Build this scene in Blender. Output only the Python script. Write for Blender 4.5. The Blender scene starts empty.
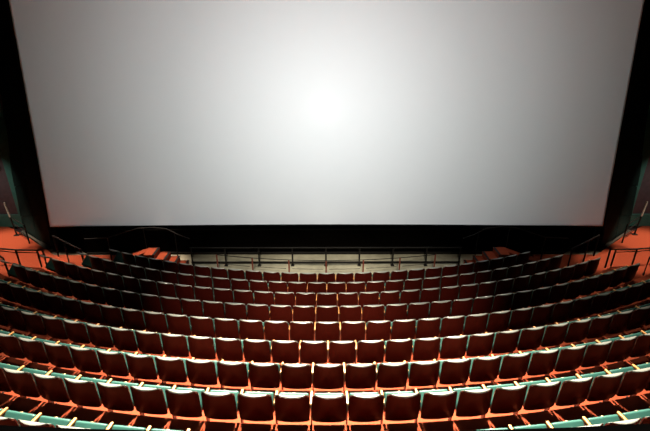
import bpy, bmesh, math, random
from mathutils import Vector, Matrix, Euler
random.seed(7)
S = bpy.context.scene
COL = S.collection
ZO = 7.62                      # height of the viewpoint above the stage floor
CX, CY = 0.077, 28.535         # common centre of the curved seat rows
W = 0.56                       # seat pitch
ROW_R = [17.31, 18.10, 18.98, 19.98, 20.94, 21.90, 22.83, 23.76, 24.74]
ROW_F = [0.0, 0.16, 0.39, 0.68, 0.94, 1.21, 1.48, 1.74, 1.98]
TH_MAX = 0.64

# ------------------------------------------------------------------ camera
cam_d = bpy.data.cameras.new('camera')
cam_d.sensor_width = 36.0
cam_d.lens = 24.0
cam_d.clip_start = 0.05
cam_d.clip_end = 200
cam = bpy.data.objects.new('camera', cam_d)
COL.objects.link(cam)
cam.location = (0, 0, ZO)
cam.rotation_euler = (math.radians(90 - 23.127), 0, math.radians(-0.158))
S.camera = cam

# ------------------------------------------------------------------ world, exposure
wd = bpy.data.worlds.new('dark_hall')
S.world = wd
wd.use_nodes = True
wd.node_tree.nodes['Background'].inputs[0].default_value = (0.5, 0.6, 0.7, 1)
wd.node_tree.nodes['Background'].inputs[1].default_value = 0.0006
S.view_settings.view_transform = 'Standard'
S.view_settings.look = 'None'
S.view_settings.gamma = 1.0
S.view_settings.exposure = 0.0
S.view_settings.use_curve_mapping = False

# ------------------------------------------------------------------ lamps of the hall, and added fill spots
def spot(name, loc, aim, power, color, deg, blend=1.0, radius=0.08):
    l = bpy.data.lights.new(name, 'SPOT')
    l.energy = power
    l.color = color
    l.spot_size = math.radians(deg)
    l.spot_blend = blend
    l.shadow_soft_size = radius
    o = bpy.data.objects.new(name, l)
    COL.objects.link(o)
    o.location = loc
    d = Vector(aim) - Vector(loc)
    o.rotation_euler = d.to_track_quat('-Z', 'Y').to_euler()
    return o

WARM = (1.0, 0.86, 0.68)
for lx in (-3.4, 0.0, 3.4):    # ceiling spots high in front, turned on the rear rows
    spot('ceiling_spot', (lx, 13.2, 13.8), (lx * 1.1, 2.0, 2.0), 78000 if lx == 0 else 52000, WARM, 50, 1.0, 0.09)
for bx in (-2.4, 0.0, 2.4):
    # spots over the booth, turned on the backs of the front rows
    spot('booth_spot', (bx * 0.4, -0.8, 9.8), (bx, 10.3, 0.6), 17000 if bx == 0 else 11000, (1.0, 0.88, 0.70), 21, 1.0, 0.12)
    # spots in the ceiling straight above the bare floor
    spot('stage_spot', (bx, 12.4, 10.5), (bx * 0.85, 13.1, 0.0), 1700 if bx == 0 else 800, (1.0, 0.92, 0.74), 26, 1.0, 0.10)
for sx in (-1, 1):             # small spots over the side floors, plus added fills; those past the right row ends are turned low
    k, dim = (1.0, 1.0) if sx < 0 else (0.85, 0.05)
    spot('side_fill', (CX + sx * 6.5, 14.1, 6.2), (CX + sx * 7.3, 9.6, 1.4), 1300 if sx < 0 else 1100, WARM, 62, 1.0, 0.10)  # unseen fill added to lift the seat rims of the side rows
    spot('wall_fill', (CX + sx * 13.6, 14.4, 4.2), (CX + sx * 13.0, 16.36, 1.1), 230 * k, (1.0, 0.9, 0.78), 64, 1.0, 0.1)  # unseen wash added to brighten the exit wall and its teal band
    spot('aisle_spot', (CX + sx * 6.0, 14.2, 7.5), (CX + sx * 5.95, 13.5, 0.3), 4200 * dim, (1.0, 0.78, 0.6), 19, 0.8, 0.08)
    spot('aisle_spot', (CX + sx * 8.7, 12.9, 7.5), (CX + sx * 8.7, 13.3, 0.2), 3400 * dim, (1.0, 0.78, 0.6), 18, 0.7, 0.08)
    spot('aisle_spot', (CX + sx * 10.4, 13.3, 7.5), (CX + sx * 10.1, 12.8, 0.5), 3600 * k, (1.0, 0.78, 0.6), 25, 0.7, 0.08)
    spot('exit_spot', (CX + sx * 13.0, 13.0, 6.2), (CX + sx * 12.4, 14.6, 0.2), 4000 * k, (1.0, 0.80, 0.62), 31, 0.8, 0.15)

# the projector: a spot whose picture is a round grey fade on the screen
PROJ = Vector((0.1, -0.3, 8.15))
PAIM = Vector((0.04, 15.12, 5.17))
pj = spot('projector', PROJ, PAIM, 1.0, (0.985, 1.0, 1.0), 100, 0.0, 0.0)
PROJ_POWER = 11600.0
def srgb(v):
    v /= 255.0
    return v / 12.92 if v <= 0.04045 else ((v + 0.055) / 1.055) ** 2.4
def projector_nodes():
    l = pj.data
    l.energy = PROJ_POWER
    l.use_nodes = True
    nt = l.node_tree
    em = nt.nodes['Emission']
    tc = nt.nodes.new('ShaderNodeTexCoord')
    sp = nt.nodes.new('ShaderNodeSeparateXYZ')
    nt.links.new(tc.outputs['Normal'], sp.inputs[0])
    def m(op, a, b=None, clamp=False):
        n = nt.nodes.new('ShaderNodeMath')
        n.operation = op
        n.use_clamp = clamp
        for i, x in enumerate((a, b)):
            if x is None:
                continue
            if isinstance(x, (int, float)):
                n.inputs[i].default_value = x
            else:
                nt.links.new(x, n.inputs[i])
        return n.outputs[0]
    az = m('ABSOLUTE', sp.outputs[2])
    u = m('DIVIDE', sp.outputs[0], az)
    v = m('DIVIDE', sp.outputs[1], az)
    r = m('SQRT', m('ADD', m('MULTIPLY', u, u), m('MULTIPLY', v, v)))
    rr = m('DIVIDE', r, 0.9)
    ramp = nt.nodes.new('ShaderNodeValToRGB')
    nt.links.new(rr, ramp.inputs[0])
    prof = PROFILE
    cr = ramp.color_ramp
    while len(cr.elements) < len(prof):
        cr.elements.new(0.5)
    for e, (q, g) in zip(cr.elements, prof):
        e.position = q / 0.9
    for e, (q, g) in zip(cr.elements, prof):
        L = srgb(g)
        e.color = (L, L, L, 1)
    # aperture plate of the projector: only the screen is lit
    edges = APERTURE
    mask = None
    for a, b, c in edges:      # lit where a*u + b*v + c > 0
        h = m('MULTIPLY', m('ADD', m('ADD', m('MULTIPLY', u, a), m('MULTIPLY', v, b)), c), 300.0, True)
        mask = h if mask is None else m('MULTIPLY', mask, h)
    st = m('MULTIPLY', mask, ramp.outputs[0])
    nt.links.new(st, em.inputs['Strength'])
PROFILE = [(0.0, 256), (0.05, 246), (0.11, 236), (0.16, 226), (0.245, 207), (0.335, 184), (0.45, 158), (0.55, 129), (0.65, 103), (0.76, 82), (0.88, 68)]

# ------------------------------------------------------------------ the screen's shape (needed for the projector's aperture)
SC_C = 0.11
LEAN = math.tan(math.radians(7.2))
def screen_pt(x, z):
    q = (x - SC_C) / 10.1
    return Vector((x, 14.6 - 0.2 * q * q + (z - 1.03) * LEAN, z))
SC_HW, SC_Z0, SC_Z1 = 10.1, 1.03, 12.0
_inv = (Matrix.Translation(PROJ) @ pj.rotation_euler.to_matrix().to_4x4()).inverted()
def _uv(P):
    q = _inv @ P
    return Vector((q.x / -q.z, q.y / -q.z))
_c = [_uv(screen_pt(SC_C + sx * (SC_HW - 0.02), z)) for sx, z in ((-1, SC_Z0 + 0.02), (1, SC_Z0 + 0.02), (1, SC_Z1), (-1, SC_Z1))]
_mid = sum(_c, Vector((0, 0))) / 4
APERTURE = []
for i in range(4):
    p, q = _c[i], _c[(i + 1) % 4]
    n = Vector((-(q - p).y, (q - p).x)).normalized()
    if n.dot(_mid - p) < 0:
        n = -n
    off = -n.dot(p)
    if i == 0:
        mm = _uv(screen_pt(SC_C, SC_Z0 + 0.005))
        off = max(off, -n.dot(mm))
    APERTURE.append((n.x, n.y, off))
projector_nodes()

# ------------------------------------------------------------------ materials
def mat(name, col, rough=0.6, metal=0.0, noise=0.0, nscale=30.0, bump=0.0, bscale=200.0, sheen=0.0, spec=0.5, col2=None, coat=0.0):
    m = bpy.data.materials.new(name)
    m.use_nodes = True
    nt = m.node_tree
    b = nt.nodes['Principled BSDF']
    b.inputs['Base Color'].default_value = (*col, 1)
    b.inputs['Roughness'].default_value = rough
    b.inputs['Metallic'].default_value = metal
    b.inputs['Specular IOR Level'].default_value = spec
    if sheen:
        b.inputs['Sheen Weight'].default_value = sheen
    if coat:
        b.inputs['Coat Weight'].default_value = coat
    tc = nt.nodes.new('ShaderNodeTexCoord')
    if noise or col2:
        n = nt.nodes.new('ShaderNodeTexNoise')
        n.inputs['Scale'].default_value = nscale
        n.inputs['Detail'].default_value = 4
        nt.links.new(tc.outputs['Object'], n.inputs['Vector'])
        r = nt.nodes.new('ShaderNodeValToRGB')
        c2 = col2 or tuple(min(1, c * (1 + noise)) for c in col)
        c1 = col if col2 else tuple(c * (1 - noise) for c in col)
        r.color_ramp.elements[0].position = 0.3
        r.color_ramp.elements[1].position = 0.7
        r.color_ramp.elements[0].color = (*c1, 1)
        r.color_ramp.elements[1].color = (*c2, 1)
        nt.links.new(n.outputs['Fac'], r.inputs[0])
        nt.links.new(r.outputs[0], b.inputs['Base Color'])
    if bump:
        n2 = nt.nodes.new('ShaderNodeTexNoise')
        n2.inputs['Scale'].default_value = bscale
        nt.links.new(tc.outputs['Object'], n2.inputs['Vector'])
        bp = nt.nodes.new('ShaderNodeBump')
        bp.inputs['Strength'].default_value = bump
        bp.inputs['Distance'].default_value = 0.01
        nt.links.new(n2.outputs['Fac'], bp.inputs['Height'])
        nt.links.new(bp.outputs[0], b.inputs['Normal'])
    return m

M = dict(
    screen=mat('screen_vinyl', (0.86, 0.86, 0.86), 0.95, noise=0.004, nscale=3, spec=0.0),
    mask=mat('black_velour', (0.006, 0.006, 0.006), 0.95, spec=0.1, bump=0.2, bscale=90),
    skirt=mat('black_skirt', (0.0015, 0.0012, 0.0009), 0.9, spec=0.01, noise=0.2, nscale=6),
    wing=mat('dark_green_panel', (0.0055, 0.015, 0.013), 0.8, noise=0.25, nscale=5, spec=0.1),
    wing_back=mat('wing_backing', (0.004, 0.005, 0.005), 0.9, spec=0.1),
    teal_wall=mat('teal_wall', (0.032, 0.135, 0.110), 0.7, noise=0.12, nscale=8),
    maroon_wall=mat('maroon_wall', (0.06, 0.04, 0.046), 0.7, noise=0.2, nscale=6),
    carpet=mat('orange_carpet', (0.27, 0.051, 0.022), 0.95, noise=0.14, nscale=60, bump=0.3, bscale=260, spec=0.1),
    beige=mat('beige_concrete', (0.30, 0.285, 0.21), 0.8, noise=0.16, nscale=4, bump=0.1, bscale=60),
    shell=mat('maroon_shell', (0.024, 0.0021, 0.0011), 0.38, noise=0.12, nscale=20, bump=0.03, bscale=300, spec=0.14),
    teal=mat('teal_upholstery', (0.022, 0.092, 0.078), 0.45, noise=0.08, nscale=120, bump=0.05, bscale=300, spec=0.5),
    wood=mat('oak_armrest', (0.50, 0.23, 0.065), 0.45, noise=0.15, nscale=25, bump=0.05, bscale=120),
    support=mat('brown_metal', (0.10, 0.035, 0.022), 0.5, metal=0.2, noise=0.1, nscale=30),
    leg=mat('dark_steel', (0.03, 0.018, 0.014), 0.5, metal=0.5, noise=0.1, nscale=30),
    rail=mat('black_rail', (0.0025, 0.0018, 0.0015), 0.7, metal=0.0, spec=0.25, noise=0.1, nscale=20),
    rail_red=mat('oxide_red_rail', (0.16, 0.035, 0.02), 0.5, metal=0.2, noise=0.1, nscale=20),
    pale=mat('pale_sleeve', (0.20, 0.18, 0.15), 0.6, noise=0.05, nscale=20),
    brass=mat('brass_plate', (0.70, 0.55, 0.28), 0.35, metal=0.7, noise=0.05, nscale=50),
    redpanel=mat('red_panel', (0.16, 0.02, 0.015), 0.6, noise=0.1, nscale=15),
    parapet=mat('black_parapet', (0.0010, 0.0009, 0.0009), 0.95, noise=0.1, nscale=12, spec=0.0),
    highlight=mat('pale_highlight', (0.205, 0.218, 0.198), 0.30, noise=0.05, nscale=60, spec=1.0, coat=1.0),  # light on the top edge of the seat backs, put into a pale colour
    grey=mat('grey_plinth', (0.05, 0.047, 0.036), 0.8, noise=0.1, nscale=10),
)

# ------------------------------------------------------------------ helpers
def link(name, me, m=None, parent=None, loc=None, rotz=0.0):
    o = bpy.data.objects.new(name, me)
    COL.objects.link(o)
    if m is not None and not me.materials:
        me.materials.append(m)
    if parent is not None:
        o.parent = parent
    if loc is not None:
        o.location = loc
    if rotz:
        o.rotation_euler = (0, 0, rotz)
    return o
def mesh(name, bm, smooth=True, angle=40):
    bmesh.ops.recalc_face_normals(bm, faces=bm.faces)
    me = bpy.data.meshes.new(name)
    bm.to_mesh(me)
    bm.free()
    if smooth:
        me.polygons.foreach_set('use_smooth', [True] * len(me.polygons))
        me.set_sharp_from_angle(angle=math.radians(angle))
    return me
def thing(name, label, cat, loc=(0, 0, 0), rotz=0.0, group=None):
    o = bpy.data.objects.new(name, None)
    COL.objects.link(o)
    o.empty_display_size = 0.2
    o.location = loc
    o.rotation_euler = (0, 0, rotz)
    o['label'] = label
    o['category'] = cat
    if group:
        o['group'] = group
    return o
def structure(o, label=None, cat=None):
    o['kind'] = 'structure'
    if label:
        o['label'] = label
        o['category'] = cat
    return o
def box(bm, lo, hi, bevel=0.0, seg=2, mtx=None):
    r = bmesh.ops.create_cube(bm, size=1.0)
    vs = r['verts']
    for v in vs:
        for i in range(3):
            v.co[i] = lo[i] + (v.co[i] + 0.5) * (hi[i] - lo[i])
    if bevel:
        es = list({e for v in vs for e in v.link_edges})
        g = bmesh.ops.bevel(bm, geom=es, offset=bevel, segments=seg, affect='EDGES', profile=0.6)
        vs = list({v for f in g['faces'] for v in f.verts} | {v for v in vs if v.is_valid})
    if mtx is not None:
        bmesh.ops.transform(bm, matrix=mtx, verts=vs)
    return vs
def tube(bm, pts, r, n=8):
    pts = [Vector(p) for p in pts]
    rings = []
    for i, p in enumerate(pts):
        if i == 0:
            d = pts[1] - p
        elif i == len(pts) - 1:
            d = p - pts[i - 1]
        else:
            d = (pts[i + 1] - p).normalized() + (p - pts[i - 1]).normalized()
        d.normalize()
        a = d.orthogonal() if abs(d.z) > 0.95 else d.cross(Vector((0, 0, 1)))
        a.normalize()
        b = d.cross(a).normalized()
        rings.append([bm.verts.new(p + a * (r * math.cos(6.28318 * k / n)) + b * (r * math.sin(6.28318 * k / n))) for k in range(n)])
    for A, B in zip(rings, rings[1:]):
        for k in range(n):
            bm.faces.new((A[k], A[(k + 1) % n], B[(k + 1) % n], B[k]))
    bm.faces.new(rings[0])
    bm.faces.new(rings[-1])
def tube_mesh(name, pts, r, n=8):
    bm = bmesh.new()
    tube(bm, pts, r, n)
    return mesh(name, bm)
def prism(pts, z0, z1):
    """A closed slab from an outline (x, y) between two heights."""
    bm = bmesh.new()
    a = [bm.verts.new((x, y, z0)) for x, y in pts]
    b = [bm.verts.new((x, y, z1)) for x, y in pts]
    bm.faces.new(a)
    bm.faces.new(b)
    n = len(pts)
    for i in range(n):
        bm.faces.new((a[i], a[(i + 1) % n], b[(i + 1) % n], b[i]))
    return bm
def arc(R, th):
    return (CX + R * math.sin(th), CY - R * math.cos(th))

# ------------------------------------------------------------------ large structure: floors, tiers
bm = prism([(-9.9, 9.0), (10.05, 9.0), (10.35, 14.2), (10.62, 15.45), (8.9, 14.28), (-8.75, 14.28), (-10.46, 15.45), (-10.2, 14.2)], -0.3, -0.004)
structure(link('floor', mesh('floor', bm, False), M['beige']), 'beige bare floor between the front row and the black skirt', 'floor')

def tier(k):
    r0 = ROW_R[0] - 1.05 if k == 0 else ROW_R[k - 1] - 0.15
    r1 = ROW_R[k] - 0.13 if k < 8 else 27.75
    z = ROW_F[k]
    th = TH_MAX if k > 1 else (0.44 if k == 0 else 0.50)
    n = 40
    outer = [arc(r1, -th + 2 * th * i / n) for i in range(n + 1)]
    inner = [arc(r0, th - 2 * th * i / n) for i in range(n + 1)]
    bm = bmesh.new()
    zb = -0.3
    rows = []
    for i in range(n + 1):
        t = -th + 2 * th * i / n
        a, b = arc(r0, t), arc(r1, t)
        rows.append([bm.verts.new((*a, zb)), bm.verts.new((*a, z - 0.012)), bm.verts.new((CX + (r0 + 0.012) * math.sin(t), CY - (r0 + 0.012) * math.cos(t), z)), bm.verts.new((*b, z)), bm.verts.new((*b, zb))])
    for A, B in zip(rows, rows[1:]):
        for j in range(5):
            bm.faces.new((A[j], A[(j + 1) % 5], B[(j + 1) % 5], B[j]))
    bm.faces.new(rows[0])
    bm.faces.new(rows[-1])
    return mesh('floor_tier', bm, False)
ORD = ['first', 'second', 'third', 'fourth', 'fifth', 'sixth', 'seventh', 'eighth', 'ninth', 'tenth', 'eleventh', 'twelfth', 'thirteenth',
       'fourteenth', 'fifteenth', 'sixteenth', 'seventeenth', 'eighteenth', 'nineteenth', 'twentieth']
for k in range(9):
    structure(link('floor_tier', tier(k), M['carpet']), 'orange carpeted tier carrying the %s seat row from the screen' % ORD[k], 'floor')

# side floors, level with the second tier, up to the dark wings
for sx, nm in ((-1, 'left'), (1, 'right')):
    f = lambda x: CX + sx * x
    pts = [(f(7.45), 13.84), (f(9.8), 13.84), (f(12.3), 15.80), (f(13.2), 16.35), (f(17.0), 16.35), (f(17.0), 9.5), (f(9.6), 9.5), (f(7.55), 12.2)]
    structure(link('floor_' + nm, mesh('floor_' + nm, prism(pts, -0.3, 0.165), False), M['carpet']),
              'orange carpeted side floor at the %s end of the front rows' % nm, 'floor')

# front wall (black) behind and below the screen
bm = bmesh.new()
box(bm, (-18, 17.6, -0.3), (18, 17.9, 13))
structure(link('wall_front', mesh('wall_front', bm, False), M['mask']))
bm = bmesh.new()
box(bm, (-8.75, 14.21, -0.05), (8.9, 14.33, 0.98))
sk = structure(link('wall_stage', mesh('wall_stage', bm, False), M['skirt']), 'low black wall closing the gap under the big screen', 'wall')
bm = bmesh.new()
box(bm, (-8.75, 14.17, 0.0), (8.9, 14.2095, 0.10), 0.01, 1)
link('kick_board', mesh('kick_board', bm, False), M['rail'], sk)

for sx, xc in ((-1, -8.75), (1, 8.9)):
    x2 = xc + sx * 1.75
    bm = prism([(xc, 14.215), (x2, 15.42), (x2, 15.54), (xc, 14.33)], -0.05, 0.97)
    link('skirt_return', mesh('skirt_return', bm, False), M['skirt'], sk)

# the dark wings beside the screen, clad in slanting panels
WA, WB = (-12.23, 15.82), (-9.71, 13.86)
WL = math.hypot(WB[0] - WA[0], WB[1] - WA[1])
WD = ((WB[0] - WA[0]) / WL, (WB[1] - WA[1]) / WL)
def wing(sx, nm):
    def P(s, d, z):            # s along the wing from its outer edge, d out of the face
        x = WA[0] + WD[0] * s + d * WD[1]
        y = WA[1] + 0.2 + WD[1] * s - d * WD[0] + z * LEAN
        if sx > 0:
            x = 2 * CX - x + 0.06
        return (x, y, z)
    def slab(quad, d0, d1):
        bm = bmesh.new()
        a = [bm.verts.new(P(s, d0, z)) for s, z in quad]
        b = [bm.verts.new(P(s, d1, z)) for s, z in quad]
        bm.faces.new(a)
        bm.faces.new(b)
        n = len(quad)
        for i in range(n):
            bm.faces.new((a[i], a[(i + 1) % n], b[(i + 1) % n], b[i]))
        return bm
    zb, zt = 0.0, 12.5
    L = 2.66
    back = structure(link('wall_' + nm, mesh('wall_' + nm, slab([(0, zb), (L, zb), (L, zt), (0, zt)], -0.25, -0.03), False), M['wing_back']),
                     'dark panelled wall beside the %s edge of the screen' % nm, 'wall')
    g = 0.012
    for s0, s1 in ((0.0, 1.33), (1.33, L)):
        z = 0.05 - 0.285 * 2
        j = 0
        while z < zt:
            q = []
            for s, up in ((s0 + g, 0), (s1 - g, 0), (s1 - g, 1), (s0 + g, 1)):
                zz = z + 0.285 * s + (1.22 - g if up else g)
                q.append((s, max(zz, 0.12)))
            if q[2][1] > 0.3:
                link('panel', mesh('panel', slab(q, -0.03, 0.012 + 0.008 * ((j * 7 + int(s0 * 3)) % 3)), False), M['wing'], back)
            z += 1.22
            j += 1
    link('plinth', mesh('plinth', slab([(0, 0.0), (L, 0.0), (L, 0.13), (0, 0.13)], -0.03, 0.10), False), M['grey'], back)
    # exit wall beyond the wing
    f = lambda x: CX + sx * (x + CX) if sx < 0 else CX + sx * x
    x0, x1 = sorted((CX + sx * 11.9, CX + sx * 17.0))
    bm = bmesh.new()
    box(bm, (x0, 16.36, -0.3), (x1, 16.6, 7.0))
    w2 = structure(link('wall_exit_' + nm, mesh('wall', bm, False), M['maroon_wall']),
                   'maroon exit wall with a teal base band on the %s side' % nm, 'wall')
    bm = bmesh.new()
    box(bm, (x0, 16.30, 0.165), (x1, 16.362, 0.66), 0.008, 1)
    link('base_band', mesh('base_band', bm, False), M['teal_wall'], w2)
    bm = bmesh.new()
    box(bm, (x0, 16.29, 0.66), (x1, 16.362, 0.70), 0.008, 1)
    link('band_rail', mesh('band_rail', bm, False), M['teal_wall'], w2)
    a, b = sorted((CX + sx * 12.0, CX + sx * 12.55))
    bm = bmesh.new()
    box(bm, (a, 16.31, 0.70), (b, 16.362, 6.9), 0.008, 1)
    link('corner_post', mesh('corner_post', bm, False), M['teal_wall'], w2)
    if sx < 0:
        bm = bmesh.new()
        box(bm, (CX - 13.5, 16.28, 2.6), (CX - 12.75, 16.362, 3.2), 0.01, 1)
        link('red_panel', mesh('red_panel', bm, False), M['redpanel'], w2)
wing(-1, 'left')
wing(1, 'right')

# rear parapet in front of the viewpoint
def parapet():
    R, yc = 18.0, 0.966 + 18.0
    bm = bmesh.new()
    rows = []
    n = 24
    for i in range(n + 1):
        t = -0.25 + 0.5 * i / n
        def pp(r):
            return (r * math.sin(t), yc - r * math.cos(t))
        rows.append([bm.verts.new((*pp(R), 1.9)), bm.verts.new((*pp(R), ZO - 1.14)), bm.verts.new((*pp(R + 0.16), ZO - 1.14)), bm.verts.new((*pp(R + 0.16), 1.9))])
    for A, B in zip(rows, rows[1:]):
        for j in range(4):
            bm.faces.new((A[j], A[(j + 1) % 4], B[(j + 1) % 4], B[j]))
    bm.faces.new(rows[0])
    bm.faces.new(rows[-1])
    return mesh('wall_rear', bm, False)
structure(link('wall_rear', parapet(), M['parapet']), 'black curved parapet edge along the bottom of the view', 'wall')

# ------------------------------------------------------------------ the screen
scr = thing('projection_screen', 'huge pale grey projection screen glowing white at its middle', 'screen', (SC_C, 14.6, 0))
def screen_mesh(hw0, x_a, x_b, z_a, z_b, nx, nz, front, back):
    bm = bmesh.new()
    g = {}
    for s, dy in ((0, front), (1, back)):
        for i in range(nx + 1):
            for j in range(nz + 1):
                p = screen_pt(x_a + (x_b - x_a) * i / nx, z_a + (z_b - z_a) * j / nz)
                g[s, i, j] = bm.verts.new((p.x - SC_C, p.y - 14.6 + dy, p.z))
    for s in (0, 1):
        for i in range(nx):
            for j in range(nz):
                bm.faces.new((g[s, i, j], g[s, i + 1, j], g[s, i + 1, j + 1], g[s, i, j + 1]))
    for i in range(nx):
        for j in (0, nz):
            bm.faces.new((g[0, i, j], g[0, i + 1, j], g[1, i + 1, j], g[1, i, j]))
    for j in range(nz):
        for i in (0, nx):
            bm.faces.new((g[0, i, j], g[0, i, j + 1], g[1, i, j + 1], g[1, i, j]))
    return mesh('screen', bm, True, 30)
link('screen_surface', screen_mesh(0, SC_C - SC_HW, SC_C + SC_HW, SC_Z0, SC_Z1, 40, 4, 0.0, 0.03), M['screen'], scr)
link('backing_frame', screen_mesh(0, SC_C - SC_HW - 0.10, SC_C + SC_HW + 0.10, SC_Z0 - 0.08, SC_Z1 + 0.1, 40, 2, 0.034, 0.14), M['mask'], scr)

# ------------------------------------------------------------------ theater seats
def shell_grid(front):
    """front False: the moulded rear shell; True: the teal pad over its front and top."""
    NS, NT = 12, 10
    def prof(s, t):
        hw = 0.259 + 0.005 * math.sin(math.pi * t)
        # outline: rounded corners above, bowed lower edge
        x = s * hw
        zb = 0.350 - 0.006 * s * s + 0.026 * max(0, (abs(s) - 0.75) / 0.25) ** 2
        zt = 0.915 - 0.045 * max(0, (abs(s) - 0.80) / 0.20) ** 2.2
        if t > 0.93 and abs(s) > 0.9:
            x *= 0.985
        z = zb + (zt - zb) * t
        y = (0.030 + 0.050 * min(1, t * 1.3)) * s * s + 0.155 * (0.915 - z) - 0.022 * math.sin(math.pi * min(1, t * 1.05)) * (1 - 0.5 * s * s)
        return x, y, z
    bm = bmesh.new()
    g = {}
    for i in range(NS + 1):
        s = -1 + 2 * i / NS
        for j in range(NT + 1):
            t = j / NT
            x, y, z = prof(s, t if not front else 0.10 + 0.90 * t)
            if not front:
                g[0, i, j] = bm.verts.new((x, y, z))
                g[1, i, j] = bm.verts.new((x * 0.97, y + 0.022, z))
            else:
                edge = max(0, (t - 0.86) / 0.14)
                sd = max(0, (abs(s) - 0.86) / 0.14)
                yb = y + 0.012 if t > 0.95 else y + 0.023
                yf = 0.074 + 0.155 * (0.915 - z) * 0.8 - 0.012 * sd
                zz = z + (0.012 if j == NT else 0.0)
                g[0, i, j] = bm.verts.new((x * 0.955, yb, zz))
                g[1, i, j] = bm.verts.new((x * 0.955, max(yb + 0.012, yf - 0.010 * edge), zz - 0.004 * edge))
    for s in (0, 1):
        for i in range(NS):
            for j in range(NT):
                bm.faces.new((g[s, i, j], g[s, i + 1, j], g[s, i + 1, j + 1], g[s, i, j + 1]))
    for i in range(NS):
        for j in (0, NT):
            bm.faces.new((g[0, i, j], g[0, i + 1, j], g[1, i + 1, j], g[1, i, j]))
    for j in range(NT):
        for i in (0, NS):
            bm.faces.new((g[0, i, j], g[0, i, j + 1], g[1, i, j + 1], g[1, i, j]))
    if front:
        bmesh.ops.recalc_face_normals(bm, faces=bm.faces)
        es = [e for e in bm.edges if len(e.link_faces) == 2 and e.calc_face_angle() > 1.0 and min(v.co.z for v in e.verts) > 0.6]
        bmesh.ops.bevel(bm, geom=es, offset=0.010, segments=2, affect='EDGES', clamp_overlap=True)
    return mesh('pad' if front else 'shell', bm, True, 50)
def highlight_mesh():
    # pale strip along the back's top: its highlight put into the colour
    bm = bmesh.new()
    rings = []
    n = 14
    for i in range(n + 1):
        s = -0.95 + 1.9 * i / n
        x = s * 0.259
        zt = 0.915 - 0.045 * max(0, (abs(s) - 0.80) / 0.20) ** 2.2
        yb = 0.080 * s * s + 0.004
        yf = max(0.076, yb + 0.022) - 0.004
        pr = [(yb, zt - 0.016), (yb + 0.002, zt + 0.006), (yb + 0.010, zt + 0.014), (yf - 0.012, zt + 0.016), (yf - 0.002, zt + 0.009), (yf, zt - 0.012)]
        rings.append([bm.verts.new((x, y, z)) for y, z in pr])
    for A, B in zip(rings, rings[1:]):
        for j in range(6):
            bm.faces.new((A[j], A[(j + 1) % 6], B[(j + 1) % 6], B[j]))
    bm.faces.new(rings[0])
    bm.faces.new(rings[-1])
    return mesh('highlight_strip', bm, True, 60)
ME_SHELL = shell_grid(False)
ME_PAD = shell_grid(True)
TILT = Matrix.Translation((0, 0.150, 0.372)) @ Matrix.Rotation(math.radians(42), 4, 'X')
def cushion_mesh():
    bm = bmesh.new()
    box(bm, (-0.232, 0.005, -0.012), (0.232, 0.360, 0.068), 0.030, 3, TILT)
    return mesh('cushion', bm)
def pan_mesh():
    bm = bmesh.new()
    box(bm, (-0.225, -0.02, -0.036), (0.225, 0.340, -0.0125), 0.008, 2, TILT)
    return mesh('pan', bm)
def tab_mesh():
    bm = bmesh.new()
    box(bm, (-0.020, 0.352, 0.020), (0.020, 0.366, 0.050), 0.003, 1, TILT)
    return mesh('tab', bm)
def arm_mesh():
    bm = bmesh.new()
    box(bm, (W / 2 - 0.020, 0.168, 0.615), (W / 2 + 0.020, 0.430, 0.652), 0.012, 2)
    return mesh('arm', bm)
def support_mesh():
    bm = bmesh.new()
    box(bm, (W / 2 - 0.010, 0.205, 0.12), (W / 2 + 0.010, 0.400, 0.6155), 0.004, 1)
    return mesh('support', bm)
def leg_mesh():
    bm = bmesh.new()
    box(bm, (W / 2 - 0.012, 0.230, 0.012), (W / 2 + 0.012, 0.290, 0.1205), 0.003, 1)
    box(bm, (W / 2 - 0.022, 0.18, 0.0), (W / 2 + 0.022, 0.34, 0.013), 0.003, 1)
    return mesh('leg', bm)
PARTS = [('back_shell', ME_SHELL, 'shell'), ('back_pad', ME_PAD, 'teal'), ('top_highlight', highlight_mesh(), 'highlight'), ('seat_cushion', cushion_mesh(), 'teal'), ('seat_pan', pan_mesh(), 'shell'),
         ('number_plate', tab_mesh(), 'brass'), ('armrest', arm_mesh(), 'wood'), ('armrest_support', support_mesh(), 'support'), ('leg', leg_mesh(), 'leg')]
seat0 = thing('theater_seat', '', 'theater seat', (0, 0, 0), 0, 'theater seats in the curved rows')
for nm, me, mk in PARTS:
    link(nm, me, M[mk], seat0)
KIDS = list(seat0.children)
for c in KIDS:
    if c.name.startswith('top_highlight'):
        c['label'] = 'pale strip for the highlight on the top edge'
    if c.name.startswith('armrest') and 'support' not in c.name:
        c['label'] = 'tan wooden armrest'
    if c.name.startswith('seat_cushion'):
        c['label'] = 'teal cushion, half folded'
used = [False]
def copy_seat(R, th, z, label, first, last_left):
    if not used[0]:
        r = seat0
        used[0] = True
        kids = KIDS
    else:
        r = seat0.copy()
        COL.objects.link(r)
        kids = []
        for c in KIDS:
            d = c.copy()
            COL.objects.link(d)
            d.parent = r
            kids.append(d)
    x, y = arc(R, th)
    r.location = (x, y, z)
    r.rotation_euler = (0, 0, th)
    r['label'] = label
    if last_left:              # the seat at the row's end has an armrest on both sides
        for c in KIDS[6:9]:
            d = c.copy()
            COL.objects.link(d)
            d.parent = r
            d.location = (-W, 0, 0)
    return r
ROW_N = [25, 28, 31, 33, 35, 30, 27, 23, 19]     # seats of each row that the frame shows or nearly shows
WHOLE_ROW = [True] * 5 + [False] * 4
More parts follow.
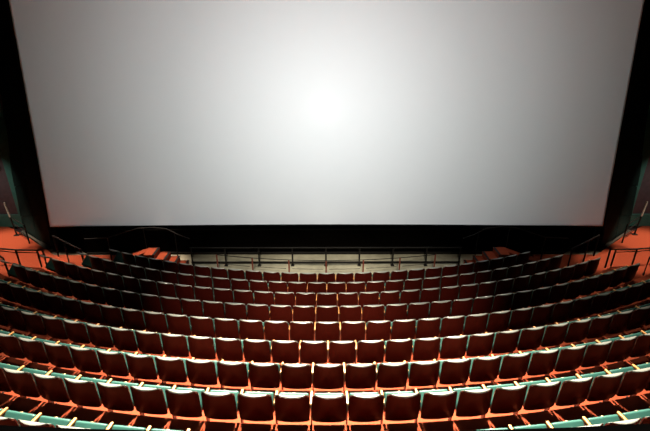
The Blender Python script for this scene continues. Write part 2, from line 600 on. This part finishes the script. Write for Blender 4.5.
for k in range(9):
    n = ROW_N[k]
    for q in range(n):
        i = q - (n - 1) / 2.0
        if k == 8 and abs(i) < 3.6:
            continue
        side = 'left' if i < 0 else 'right'
        row = '%s row from the screen' % ORD[k]
        if i == 0:
            pos = 'at its very middle'
        elif n % 2:
            pos = '%s %s of its middle seat' % (ORD[int(abs(i)) - 1], side)
        else:
            pos = '%s %s of its middle' % (ORD[int(abs(i) + 0.5) - 1], side)
        lab = 'teal and maroon theater seat, %s, %s' % (row, pos)
        copy_seat(ROW_R[k], i * W / ROW_R[k], ROW_F[k], lab, q == 0, q == 0 or (k == 8 and abs(i - 4) < 0.6))

# ------------------------------------------------------------------ railings
def railing(name, label, group=None):
    return thing(name, label, 'railing', (0, 0, 0), 0, group)
# straight railing in front of the skirt
far = railing('guard_railing', 'long straight black railing standing before the skirt under the screen')
xs = [0.07 + 1.17 * i for i in range(-4, 5)]
for x in xs:
    p = link('post', tube_mesh('post', [(x, 13.36, 0.02), (x, 13.36, 0.70)], 0.028), M['rail'], far)
    bm = bmesh.new()
    box(bm, (x - 0.06, 13.30, -0.004), (x + 0.06, 13.42, 0.025), 0.006, 1)
    link('foot_plate', mesh('foot_plate', bm), M['rail'], p)
link('top_rail', tube_mesh('top_rail', [(xs[0] - 0.04, 13.36, 0.70), (xs[-1] + 0.04, 13.36, 0.70)], 0.026), M['rail'], far)
bm = bmesh.new()
box(bm, (xs[0] - 0.04, 13.345, 0.075), (xs[-1] + 0.04, 13.372, 0.165), 0.006, 1)
link('lower_rail', mesh('lower_rail', bm), M['rail'], far)
# curved railing before the front row
near = railing('guard_railing', 'thin curved railing with rust red posts before the front seat row')
RN = CY - 12.2
def narc(x, z):
    return (x, CY - math.sqrt(RN * RN - (x - CX) ** 2), z)
xs = [0.07 + 1.2 * i for i in range(-3, 4)]
for x in xs:
    p = link('post', tube_mesh('post', [narc(x, 0.0), narc(x, 0.84)], 0.024), M['rail_red'], near)
pts = [narc(xs[0] + (xs[-1] - xs[0]) * i / 32, 0.84) for i in range(33)]
link('top_rail', tube_mesh('top_rail', pts, 0.013), M['rail'], near)
for a, b in zip(xs, xs[1:]):
    pts = [narc(a + 0.10 + (b - a - 0.20) * i / 4, 0.52) for i in range(5)]
    link('wire_rail', tube_mesh('wire_rail', pts, 0.008, 6), M['rail'], near)

def side_rails(sx, nm):
    f = (lambda x: x) if sx < 0 else (lambda x: 2 * CX + 0.03 - x)
    r = railing('guard_railing', 'black guard railing along the carpeted step at the %s row ends' % nm)
    pa, pb, pc = (f(-9.75), 12.20), (f(-9.0), 12.09), (f(-8.76), 12.0)
    for (x, y), h in ((pa, 0.56), (pb, 0.60), (pc, 0.66)):
        link('post', tube_mesh('post', [(x, y, 0.68), (x, y, 0.68 + h)], 0.026), M['rail'], r)
    link('top_rail', tube_mesh('top_rail', [(f(-12.2), 12.6, 1.24), (*pa, 1.24), (*pb, 1.28), (*pc, 1.34)], 0.026), M['rail'], r)
    link('mid_rail', tube_mesh('mid_rail', [(f(-12.2), 12.6, 1.15), (*pa, 1.15), (*pb, 1.19)], 0.014), M['rail'], r)
    r = railing('guard_railing', 'short black railing on the low floor past the %s end of row two' % nm)
    pts = [(f(-8.0), 12.68), (f(-8.9), 13.3), (f(-9.5), 13.72)]
    for x, y in pts:
        link('post', tube_mesh('post', [(x, y, 0.15), (x, y, 1.02)], 0.026), M['rail'], r)
    link('top_rail', tube_mesh('top_rail', [(x, y, 1.0) for x, y in pts], 0.024), M['rail'], r)
    r = railing('hand_rail', 'bent black handrail by the %s end of the fifth row' % nm)
    link('rail', tube_mesh('rail', [(f(-10.6), 11.35, 1.62), (f(-9.45), 11.16, 1.60), (f(-9.33), 11.13, 1.52), (f(-9.30), 11.12, 0.93)], 0.026), M['rail'], r)
    link('post', tube_mesh('post', [(f(-10.3), 11.30, 0.93), (f(-10.3), 11.30, 1.62)], 0.024), M['rail'], r)
    r = railing('exit_railing', 'black ladder like railing with a pale topped post by the %s exit' % nm)
    x, y = f(-12.14), 15.50
    link('post', tube_mesh('post', [(x, y, 0.16), (x + 0.06 * sx, y, 0.95)], 0.03), M['rail'], r)
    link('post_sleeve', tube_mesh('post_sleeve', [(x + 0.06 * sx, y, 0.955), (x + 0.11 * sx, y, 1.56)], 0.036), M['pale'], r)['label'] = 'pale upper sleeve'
    x2, y2 = f(-11.2), 14.78
    link('post', tube_mesh('post', [(x2, y2, 0.16), (x2, y2, 0.95)], 0.026), M['rail'], r)
    for z in (0.92, 0.66, 0.40):
        link('bar', tube_mesh('bar', [(x, y, z), (x2, y2, z)], 0.018), M['rail'], r)
    bm = bmesh.new()
    box(bm, (x - 0.10, y - 0.08, 0.163), (x + 0.10, y + 0.08, 0.19), 0.006, 1)
    link('foot_plate', mesh('foot_plate', bm), M['rail'], r)
    # steps over the low duct: ramp up from the side floor, treads down to the stage floor
    st = thing('access_steps', 'orange carpeted ramp and steps down to the stage floor, %s side' % nm, 'steps', (0, 0, 0))
    def wedge(prof, y0=12.88, y1=13.44):
        bm = bmesh.new()
        a = [bm.verts.new((f(px), y0, pz)) for px, pz in prof]
        b = [bm.verts.new((f(px), y1, pz)) for px, pz in prof]
        bm.faces.new(a)
        bm.faces.new(b)
        for i in range(len(prof)):
            j = (i + 1) % len(prof)
            bm.faces.new((a[i], a[j], b[j], b[i]))
        return mesh('wedge', bm, False)
    link('ramp', wedge([(-7.42, 0.0), (-7.42, 0.18), (-6.08, 0.68), (-6.08, 0.0)], 13.06), M['carpet'], st)
    for j, (xa, xb) in enumerate(((-6.078, -5.72), (-5.718, -5.37), (-5.368, -5.06), (-5.058, -4.76))):
        z = 0.68 - 0.17 * j
        link('step', wedge([(xa, 0.0), (xa, z), (xb - 0.0, z), (xb + 0.02, z - 0.02), (xb, z - 0.05), (xb, 0.0)]), M['carpet'], st)
        tx = link('nosing', wedge([(xb - 0.055, z + 0.001), (xb - 0.055, z + 0.008), (xb + 0.022, z + 0.008), (xb + 0.022, z + 0.001)]), M['rail'], st)
    h = [(-8.3, 13.5, 0.98), (-7.5, 13.5, 1.02), (-6.9, 13.5, 1.22), (-6.4, 13.5, 1.38), (-5.9, 13.5, 1.42), (-5.4, 13.5, 1.36), (-5.0, 13.5, 1.12), (-4.65, 13.5, 0.98)]
    hr = railing('hand_rail', 'humped dark handrail arching over the carpeted steps, %s side' % nm)
    link('rail', tube_mesh('rail', [(f(a), b, c) for a, b, c in h], 0.022), M['rail'], hr)
    for a, c0, c1 in ((-7.5, 0.16, 1.02), (-6.2, 0.0, 1.39), (-5.15, 0.0, 1.22)):
        link('post', tube_mesh('post', [(f(a), 13.5, c0), (f(a), 13.5, c1)], 0.02), M['rail'], hr)
side_rails(-1, 'left')
side_rails(1, 'right')
